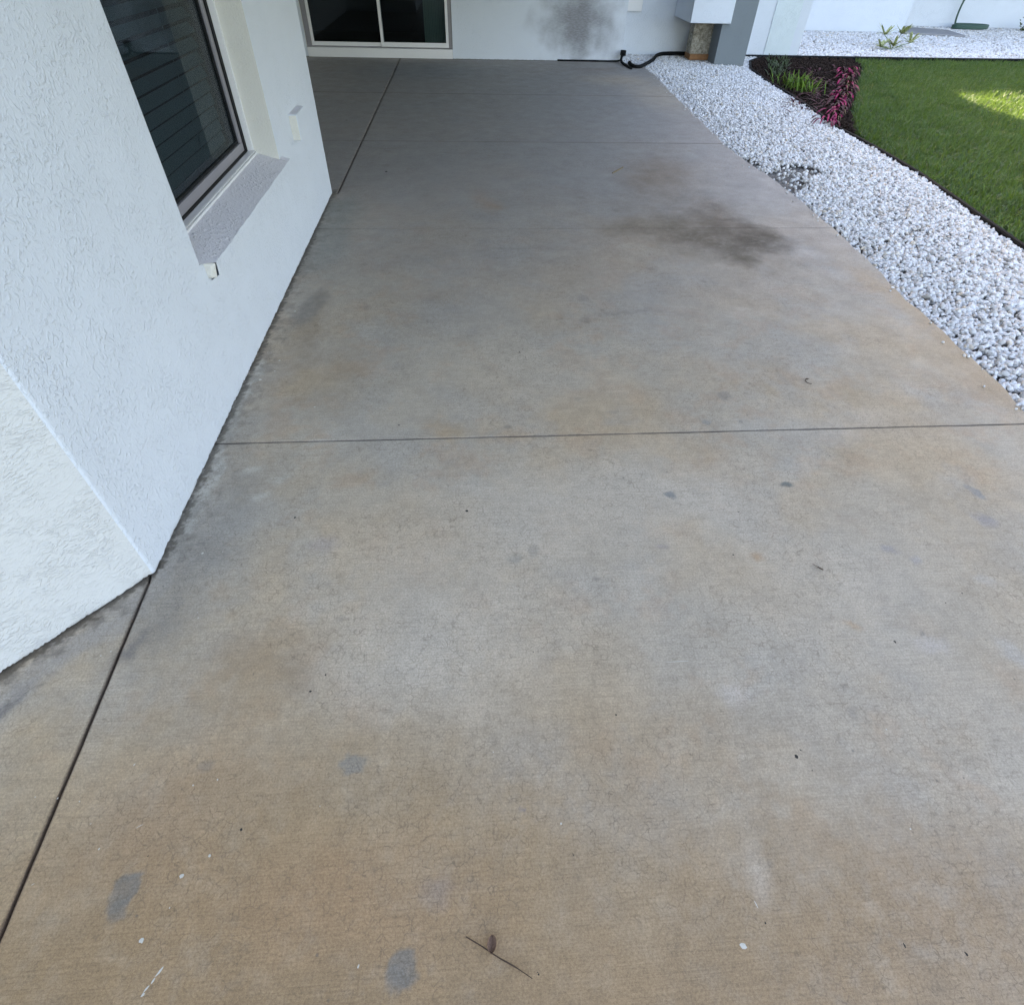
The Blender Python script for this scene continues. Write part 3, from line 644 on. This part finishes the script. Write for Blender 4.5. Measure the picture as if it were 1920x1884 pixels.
q = MB(); q.tube([(x+.012, y, -.010) for x, y in LE], .020, 8); q.hexa([(x-.001, y, -.08) for x, y in LE]+[(x+.02, y, -.08) for x, y in LE[::-1]], [(x-.001, y, -.01) for x, y in LE]+[(x+.02, y, -.01) for x, y in LE[::-1]])
tag(q.obj('lawn_edging', m_black), 'black plastic edging strip between the white gravel band and the lawn', 'edging', 'black lawn edging')
q = MB(); pe = [(4.98, 12.86, -.005), (7, 12.90, -.005), (9, 12.96, -.01), (12, 13.05, -.005), (17, 13.15, -.005)]
q.tube(pe, .024, 8); q.hexa([(x, y-.01, -.085) for x, y, _ in pe]+[(x, y+.02, -.085) for x, y, _ in pe[::-1]], [(x, y-.01, 0) for x, y, _ in pe]+[(x, y+.02, 0) for x, y, _ in pe[::-1]])
tag(q.obj('lawn_edging', m_black), 'straight black edging strip along the far side of the lawn', 'edging', 'black lawn edging')

# stones ---------------------------------------------------------------
def ico(sub):
    import bmesh
    b = bmesh.new(); bmesh.ops.create_icosphere(b, subdivisions=sub, radius=1); b.verts.ensure_lookup_table()
    v = np.array([tuple(x.co) for x in b.verts]); f_ = np.array([[x.index for x in p.verts] for p in b.faces]); b.free(); return v, f_
def rock_protos(sub, n):
    out = []
    for i in range(n):
        v, f_ = ico(sub); v = v.copy()
        for _ in range(9):    # chip flats
            d = rng.normal(size=3); d /= np.linalg.norm(d); h = rng.uniform(.55, .88)
            s_ = v@d; m_ = s_ > h; v[m_] -= np.outer(s_[m_]-h, d)
        v *= np.array([1, rng.uniform(.62, .9), rng.uniform(.45, .7)])
        out.append(v)
    return out, f_
P1, F1 = rock_protos(1, 16)
P2, F2 = rock_protos(2, 16)
def scatter(pts, size, zoff, protos, faces, tint, tilt=.5):
    n = len(pts); k_ = len(protos[0]); V = np.empty((n, k_, 3))
    pid = rng.integers(0, len(protos), n); PR = np.array(protos)[pid]
    a = rng.uniform(0, 2*np.pi, n); b = rng.normal(0, tilt, n); c_ = rng.normal(0, tilt, n)
    def rot(ax, an):
        m_ = np.zeros((n, 3, 3)); i, j = [(1, 2), (0, 2), (0, 1)][ax]
        m_[:, ax, ax] = 1; m_[:, i, i] = np.cos(an); m_[:, j, j] = np.cos(an); m_[:, i, j] = -np.sin(an); m_[:, j, i] = np.sin(an); return m_
    Rm = rot(2, a)@rot(0, b)@rot(1, c_)
    V = np.einsum('nij,nkj->nki', Rm, PR)*size[:, None, None]
    V[:, :, 0] += pts[:, 0, None]; V[:, :, 1] += pts[:, 1, None]; V[:, :, 2] += zoff[:, None]
    Fc = faces[None]+(np.arange(n)*k_)[:, None, None]
    return V.reshape(-1, 3), Fc.reshape(-1, 3), np.repeat(tint, k_)
def sample(poly, dens, m=300):
    p = np.array(poly); lo, hi = p.min(0), p.max(0); n = int(dens*(hi-lo).prod())
    q_ = rng.uniform(lo, hi, (n, 2)); q_ = q_[inpoly(q_[:, 0], q_[:, 1], poly)]
    P3 = np.c_[q_, np.zeros(len(q_))]; return q_[in_view(P3, m)]
q_ = sample(bed, 3000)
ex = np.array([edge_x(y) for y in q_[:, 1]]); lx = np.array([le_x(y) for y in q_[:, 1]])
dE = q_[:, 0]-ex; dL = lx-q_[:, 0]
keep = (dE > .012) & (dL > .010)
dark = [(G(1392, 306), .20, .30), (G(1425, 332), .20, .30), (G(1455, 350), .16, .28), (G(1500, 318), .20, .22), (G(1475, 335), .14, .3)]
for (cx_, cy_), rx, ry in dark:
    dd = ((q_[:, 0]-cx_)/rx)**2+((q_[:, 1]-cy_)/ry)**2
    keep &= ~((dd < 1) & (rng.random(len(q_)) < .86))
q_ = q_[keep]; dE = dE[keep]; dL = dL[keep]
size = rng.uniform(.012, .0235, len(q_))*np.where(rng.random(len(q_)) < .12, 1.35, 1)
hump = .018*np.clip(np.minimum(dE, dL)/.25, 0, 1)+.006*np.sin(q_[:, 0]*7)*np.sin(q_[:, 1]*3.1)
zo = -.030+hump+rng.uniform(-.006, .016, len(q_))
tn = rng.random(len(q_))
near = q_[:, 1] < 5.0
strays = []
for _ in range(70):
    yy_ = random.uniform(1.0, 11); strays.append((edge_x(yy_)-abs(random.gauss(0, .05)), yy_))
strays = np.array(strays); q_ = np.r_[q_, strays]; size = np.r_[size, rng.uniform(.006, .014, 70)]; zo = np.r_[zo, np.full(70, .006)]; tn = np.r_[tn, rng.random(70)]; near = q_[:, 1] < 5.0
A = scatter(q_[near], size[near], zo[near], P2, F2, tn[near]); B = scatter(q_[~near], size[~near]*1.1, zo[~near], P1, F1, tn[~near])
V = np.r_[A[0], B[0]]; Fc = np.r_[A[1], B[1]+len(A[0])]
tag(npmesh('white_gravel', V, Fc, m_stone, np.r_[A[2], B[2]]), 'band of white marble chips between the concrete patio and the lawn', 'gravel', kind='stuff')
q_ = sample([(5.02, 12.97), (17, 13.19), (17, 18.1), (10.56, 18.1), (10.56, 16.72), (4.95, 16.72)], 900, 200)
ok = ~inpoly(q_[:, 0], q_[:, 1], [(10.4, 16.5), (11.8, 16.1), (12.0, 17.2), (10.6, 18.1)]) & ~((q_[:, 0] > 5.1) & (q_[:, 0] < 6.35) & (q_[:, 1] < 13.4))
q_ = q_[ok]
A = scatter(q_, rng.uniform(.02, .042, len(q_)), -.02+rng.uniform(-.008, .02, len(q_)), P1, F1, rng.random(len(q_)))
tag(npmesh('white_gravel', *A[:2], m_stone, A[2]), 'bed of white stones in front of the neighbouring pale house', 'gravel', kind='stuff')

# dark planting bed ---------------------------------------------------
MBED = [(5.5, 12.82), (7.3, 12.86), (7.05, 12.0), (6.45, 11.0), (5.9, 10.0), (5.15, 8.7), (4.62, 7.5), (4.58, 8.4), (4.70, 9.5), (4.76, 10.6), (4.9, 11.6), (5.15, 12.33)]
q = MB(); q.hexa([(x, y, -.088) for x, y in MBED], [(x, y, -.030) for x, y in MBED]); tag(q.obj('planting_bed', m_mulch), kind='structure')
q_ = sample(MBED, 900)
A = scatter(q_, rng.uniform(.012, .035, len(q_)), -.025+rng.uniform(-.01, .02, len(q_)), P1, F1, rng.random(len(q_)), .9)
tag(npmesh('bark_mulch', *A[:2], m_mulch, A[2], False), 'dark brown bark mulch in the bed beside the white gravel', 'mulch', kind='stuff')

# lawn ---------------------------------------------------------------
def blades(pts, L, W, lean, tint, curve=.5, z0=-.05, seg=3):
    n = len(pts); a = rng.uniform(0, 2*np.pi, n); d = np.c_[np.cos(a), np.sin(a)]; s_ = np.c_[-d[:, 1], d[:, 0]]
    rot = rng.uniform(-.9, .9, n); s2 = s_*np.cos(rot)[:, None]+d*np.sin(rot)[:, None]
    rows = []
    for i in range(seg+1):
        t = i/seg; ang = lean*(1-curve+curve*2*t*.75)
        hz = L*t*np.sin(ang); vt = L*t*np.cos(ang); wd = W*(1-t**1.8)*.5+.0003
        c = pts+d*hz[:, None]
        rows.append(np.c_[c-s2*wd[:, None], z0+vt]); rows.append(np.c_[c+s2*wd[:, None], z0+vt])
    V = np.stack(rows, 1); k_ = 2*(seg+1)
    f_ = np.array([[2*i, 2*i+1, 2*i+3, 2*i+2] for i in range(seg)])
    Fc = (f_[None]+(np.arange(n)*k_)[:, None, None]).reshape(-1, 4)
    return V.reshape(-1, 3), Fc, np.repeat(tint, k_)
LAWN = [(x+.035, y) for x, y in LE if y < 7.2]+[(4.68, 7.5), (5.2, 8.7), (5.95, 10.0), (6.5, 11.0), (7.1, 12.0), (7.35, 12.84), (17, 13.1), (17, 4), (9, -1)]
q_ = sample(LAWN, 3000, 160)
cl = np.sin(q_[:, 0]*5.1+np.sin(q_[:, 1]*3.3)*2)*np.sin(q_[:, 1]*4.3+np.sin(q_[:, 0]*2.7)*2)
L = rng.uniform(.045, .095, len(q_))*(1+.25*cl)
A = blades(q_, L, rng.uniform(.007, .012, len(q_)), np.abs(rng.normal(.65, .38, len(q_))), np.clip(rng.random(len(q_))*.8+.12*cl+.1, 0, 1))
tag(npmesh('lawn_grass', *A[:2], m_grass, A[2]), 'coarse green lawn grass with a sunlit patch near the right edge', 'grass', kind='stuff')

# plants ---------------------------------------------------------------
def leafstrip(mb, p0, dirv, L_, W_, droop, seg=7, side=None, up=.6):
    d = Vector(dirv).normalized(); s_ = side or d.cross(Vector((0, 0, 1))).normalized(); p = Vector(p0); prev = None
    for i in range(seg+1):
        t = i/seg; wd = W_*math.sin(math.pi*(.08+.92*t))**.7*.5*(1 if t < .98 else .1)
        c = Vector(p0)+d*L_*t*(.75+.25*(1-t))+Vector((0, 0, L_*(up*t-droop*t*t)))
        cur = (c-s_*wd, c+s_*wd)
        if prev: mb.quad(prev[0], prev[1], cur[1], cur[0])
        prev = cur
def leafmat(name, c1, c2, sc=60):
    k = NT(name); o = k.obj()
    return k.out(k.mix(k.rng(k.noise(k.mapping(o, sc=(1, 1, .3)), sc, 2), .42, .58), c1, c2), .7, None, .12)
m_mag = leafmat('magenta_leaf', (.15, .006, .05, 1), (.36, .012, .09, 1), 14)
m_mag2 = leafmat('maroon_leaf', (.030, .006, .012, 1), (.07, .012, .02, 1), 14)
m_tuft = leafmat('tuft_leaf', (.14, .24, .03, 1), (.07, .13, .03, 1), 20)
m_var = leafmat('variegated_leaf', (.62, .62, .34, 1), (.10, .17, .05, 1), 90)
m_straw = leafmat('straw_leaf', (.25, .17, .10, 1), (.12, .10, .05, 1), 20)
cor = thing('cordyline_plant', (6.0, 10.6, -.03), 'dark red plant with trailing magenta leaves at the right edge of the mulch bed', 'plant')
a, b, c_ = MB(), MB(), MB()
line = [Vector(p+(0,)) for p in (G(1598, 128), G(1592, 160), G(1584, 190), G(1575, 222), G(1562, 240))]
for i in range(120):
    t = .82*random.random()**1.15; s0 = t*3.999; j = int(s0); p = line[j].lerp(line[j+1], s0-j)
    p = p+Vector((random.uniform(-.20, .0), random.uniform(-.1, .1), -.02))
    an = R(-118+random.uniform(-22, 22)); dr_ = Vector((math.cos(an), math.sin(an), 0))
    leafstrip(a if random.random() < .62 else b, p, dr_, random.uniform(.35, .75), random.uniform(.018, .036), random.uniform(.3, .45), up=random.uniform(.30, .45))
for i in range(130):
    p = Vector(G(random.uniform(1490, 1570), random.uniform(125, 215))+(-.03,)); an = random.uniform(0, 6.28)
    leafstrip(b, p, (math.cos(an), math.sin(an), 0), random.uniform(.2, .45), random.uniform(.02, .04), .4, up=.45)
for i in range(50):
    p = line[0].lerp(line[4], random.random())+Vector((random.uniform(-.02, .06), 0, -.02)); an = R(-110+random.uniform(-25, 25))
    leafstrip(c_, p, (math.cos(an), math.sin(an), 0), random.uniform(.3, .7), random.uniform(.006, .012), .4, up=.5)
ao = a.obj('magenta_leaf', m_mag, cor); ao['kind'] = 'stuff'; ao['label'] = 'bright magenta trailing leaves'
bo = b.obj('maroon_leaf', m_mag2, cor); bo['kind'] = 'stuff'; bo['label'] = 'dark maroon leaves'
c2_ = c_.obj('dry_stalk', m_straw, cor); c2_['kind'] = 'stuff'
tf = MB(); cxy = G(1492, 165)
for i in range(150):
    an = random.uniform(0, 6.28); p = (cxy[0]+random.gauss(0, .09), cxy[1]+random.gauss(0, .22), -.03)
    leafstrip(tf, p, (math.cos(an), math.sin(an), 0), random.uniform(.12, .26), .012, .5, 5, up=1.3)
tag(tf.obj('grass_tuft', m_tuft), 'light green grass tuft growing in the dark mulch bed', 'plant')
tf = MB()
for i in range(160):
    an = random.uniform(0, 6.28); gx = G(random.uniform(1440, 1475), random.uniform(112, 142))
    leafstrip(tf, (gx[0], gx[1], -.03), (math.cos(an), math.sin(an), 0), random.uniform(.10, .2), .014, .5, 5, up=1.1)
tag(tf.obj('grass_tuft', plain('dark_tuft', (.035, .06, .015, 1))), 'dark green low clump at the back of the mulch bed', 'plant')
vp = thing('variegated_plant', (8.85, 14.2, 0), 'small cream and green variegated plant on the white stones by the wall', 'plant')
stem = MB(); lv = MB()
for (bx_, by_, hh, nn) in ((9.0, 14.35, .22, 22), (8.62, 14.3, .20, 18), (8.45, 14.0, .04, 22), (8.75, 14.05, .05, 22), (9.1, 14.1, .10, 16)):
    stem.tube([(8.8, 14.15, -.02), ((8.8+bx_)/2, (14.15+by_)/2, hh*.6), (bx_, by_, hh)], [.009, .007, .005], 6)
    for i in range(nn):
        an = random.uniform(0, 6.28); leafstrip(lv, (bx_, by_, hh), (math.cos(an), math.sin(an), 0), random.uniform(.17, .28), .048, .30, 5, up=random.uniform(.2, 1.1))
stem.obj('stem', m_tuft, vp); lv.obj('foliage', m_var, vp)
bush = MB(); gx = (14.35, 17.6)
for i in range(260):
    an = random.uniform(0, 6.28); leafstrip(bush, (gx[0]+random.gauss(0, .12), gx[1]+random.gauss(0, .1), abs(random.gauss(.08, .09))), (math.cos(an), math.sin(an), 0), .08, .04, .3, 3, up=random.uniform(.2, 1))
tag(bush.obj('small_shrub', leafmat('shrub_leaf', (.10, .13, .03, 1), (.04, .07, .02, 1), 30)), 'small olive green shrub against the far wall at the right edge', 'shrub')

# hoses --------------------------------------------------------------
hp = []
for t in np.linspace(0, 1, 24):
    hp.append((12.75-.62*t+.50*t*t, 18.02-.05*t, 1.10*(1-t)**1.25+.02))
loop = [(12.62+.46*math.cos(a_)+.25, 17.75+.16*math.sin(a_), .03+.0008*i) for i, a_ in enumerate(np.linspace(2.4, 2.4+6*math.pi, 80))]
q = MB(); q.tube(hp+loop, .022, 8); tag(q.obj('garden_hose', m_hose, smooth=True), 'green garden hose hanging down the far wall and coiled on white stones', 'hose')
def bend(pts, n=8):
    P_ = [Vector(p) for p in pts]; out = []
    for i in range(len(P_)-1):
        p0, p1, p2, p3 = P_[max(i-1, 0)], P_[i], P_[i+1], P_[min(i+2, len(P_)-1)]
        for j in range(n):
            t = j/n; out.append(.5*((2*p1)+(p2-p0)*t+(2*p0-5*p1+4*p2-p3)*t*t+(3*p1-p0-3*p2+p3)*t**3))
    return out+[P_[-1]]
q = MB(); q.tube(bend([(1.6, 11.935, .012), (2.1, 11.93, .014), (2.6, 11.90, .02), (2.68, 11.86, .06), (2.70, 11.80, .14)]), .013, 8)
q.tube(bend([(2.69, 11.86, .14), (2.66, 11.75, .04), (2.70, 11.5, .015), (2.73, 11.25, .012)]), .02, 8)
q.box(2.66, 2.74, 11.82, 11.90, .10, .17)
tag(q.obj('drain_pipe', m_black, smooth=False, bevel=.003), 'black drip pipe and fitting at the foot of the white back wall', 'pipe')
q = MB(); q.tube(bend([G(1180, 118, .03)+(.03,), G(1186, 127)+(.02,), G(1200, 128)+(.02,), G(1222, 118)+(.03,), G(1238, 107)+(.04,), (4.1, 12.62, .05)]), .028, 8)
tag(q.obj('drip_hose', m_black, smooth=True), 'black curved hose lying on white gravel along the wing corner', 'hose')

# litter on the patio -------------------------------------------------
q = MB(); pts = [G(874, 1756)+(.004,), G(905, 1775)+(.006,), G(935, 1795)+(.005,), G(965, 1812)+(.004,), G(998, 1834)+(.003,)]
q.tube(bend(pts, 4), [.0013]*9+[.0015]*4+[.0008]*4, 6); tag(q.obj('twig', m_twig), 'thin dark straight twig beside the dried leaf on the near patio', 'twig')
q = MB(); c0 = Vector(G(922, 1772)+(.002,))
g1 = []
for i in range(7):
    for j in range(5):
        u_, v_ = i/6-.45, j/4-.5; wd = .013*math.sqrt(max(.02, 1-(2*(i/6)-1.0)**2))
        g1.append((c0.x+v_*2*wd*.8+.004*u_, c0.y+u_*.034, .003+.010*v_*v_*3+.003*random.random()))
for i in range(6):
    for j in range(4): q.quad(g1[i*5+j], g1[i*5+j+1], g1[(i+1)*5+j+1], g1[(i+1)*5+j])
tag(q.obj('dried_leaf', m_leafd, smooth=True), 'curled brown dried leaf touching the twig on the near patio', 'leaf')
cx0, cy0 = G(1517, 716)
q = MB(); q.tube([(cx0+.020*math.cos(a_), cy0+.022*math.sin(a_), .004) for a_ in np.linspace(1.2, 4.9, 12)], [.0012, .003, .004, .0025]+[.0015]*8, 6)
tag(q.obj('twig', m_twig), 'small curled black twig on the patio near the white gravel', 'twig')
a_, b_ = G(1523, 1058), G(1543, 1069)
q = MB(); q.tube(bend([a_+(.003,), ((a_[0]+b_[0])/2, (a_[1]+b_[1])/2-.003, .004), b_+(.003,)], 4), [.0008]*4+[.002]*5, 6); tag(q.obj('twig', m_twig), 'short dark bent twig on the right of the middle patio', 'twig')
a_, b_ = G(1148, 326), G(1168, 315)
q = MB(); q.tube([a_+(.005,), b_+(.005,)], .005, 6); tag(q.obj('straw', m_strawm), 'yellowish dry straw on the far patio left of the painted dark shadow', 'straw')
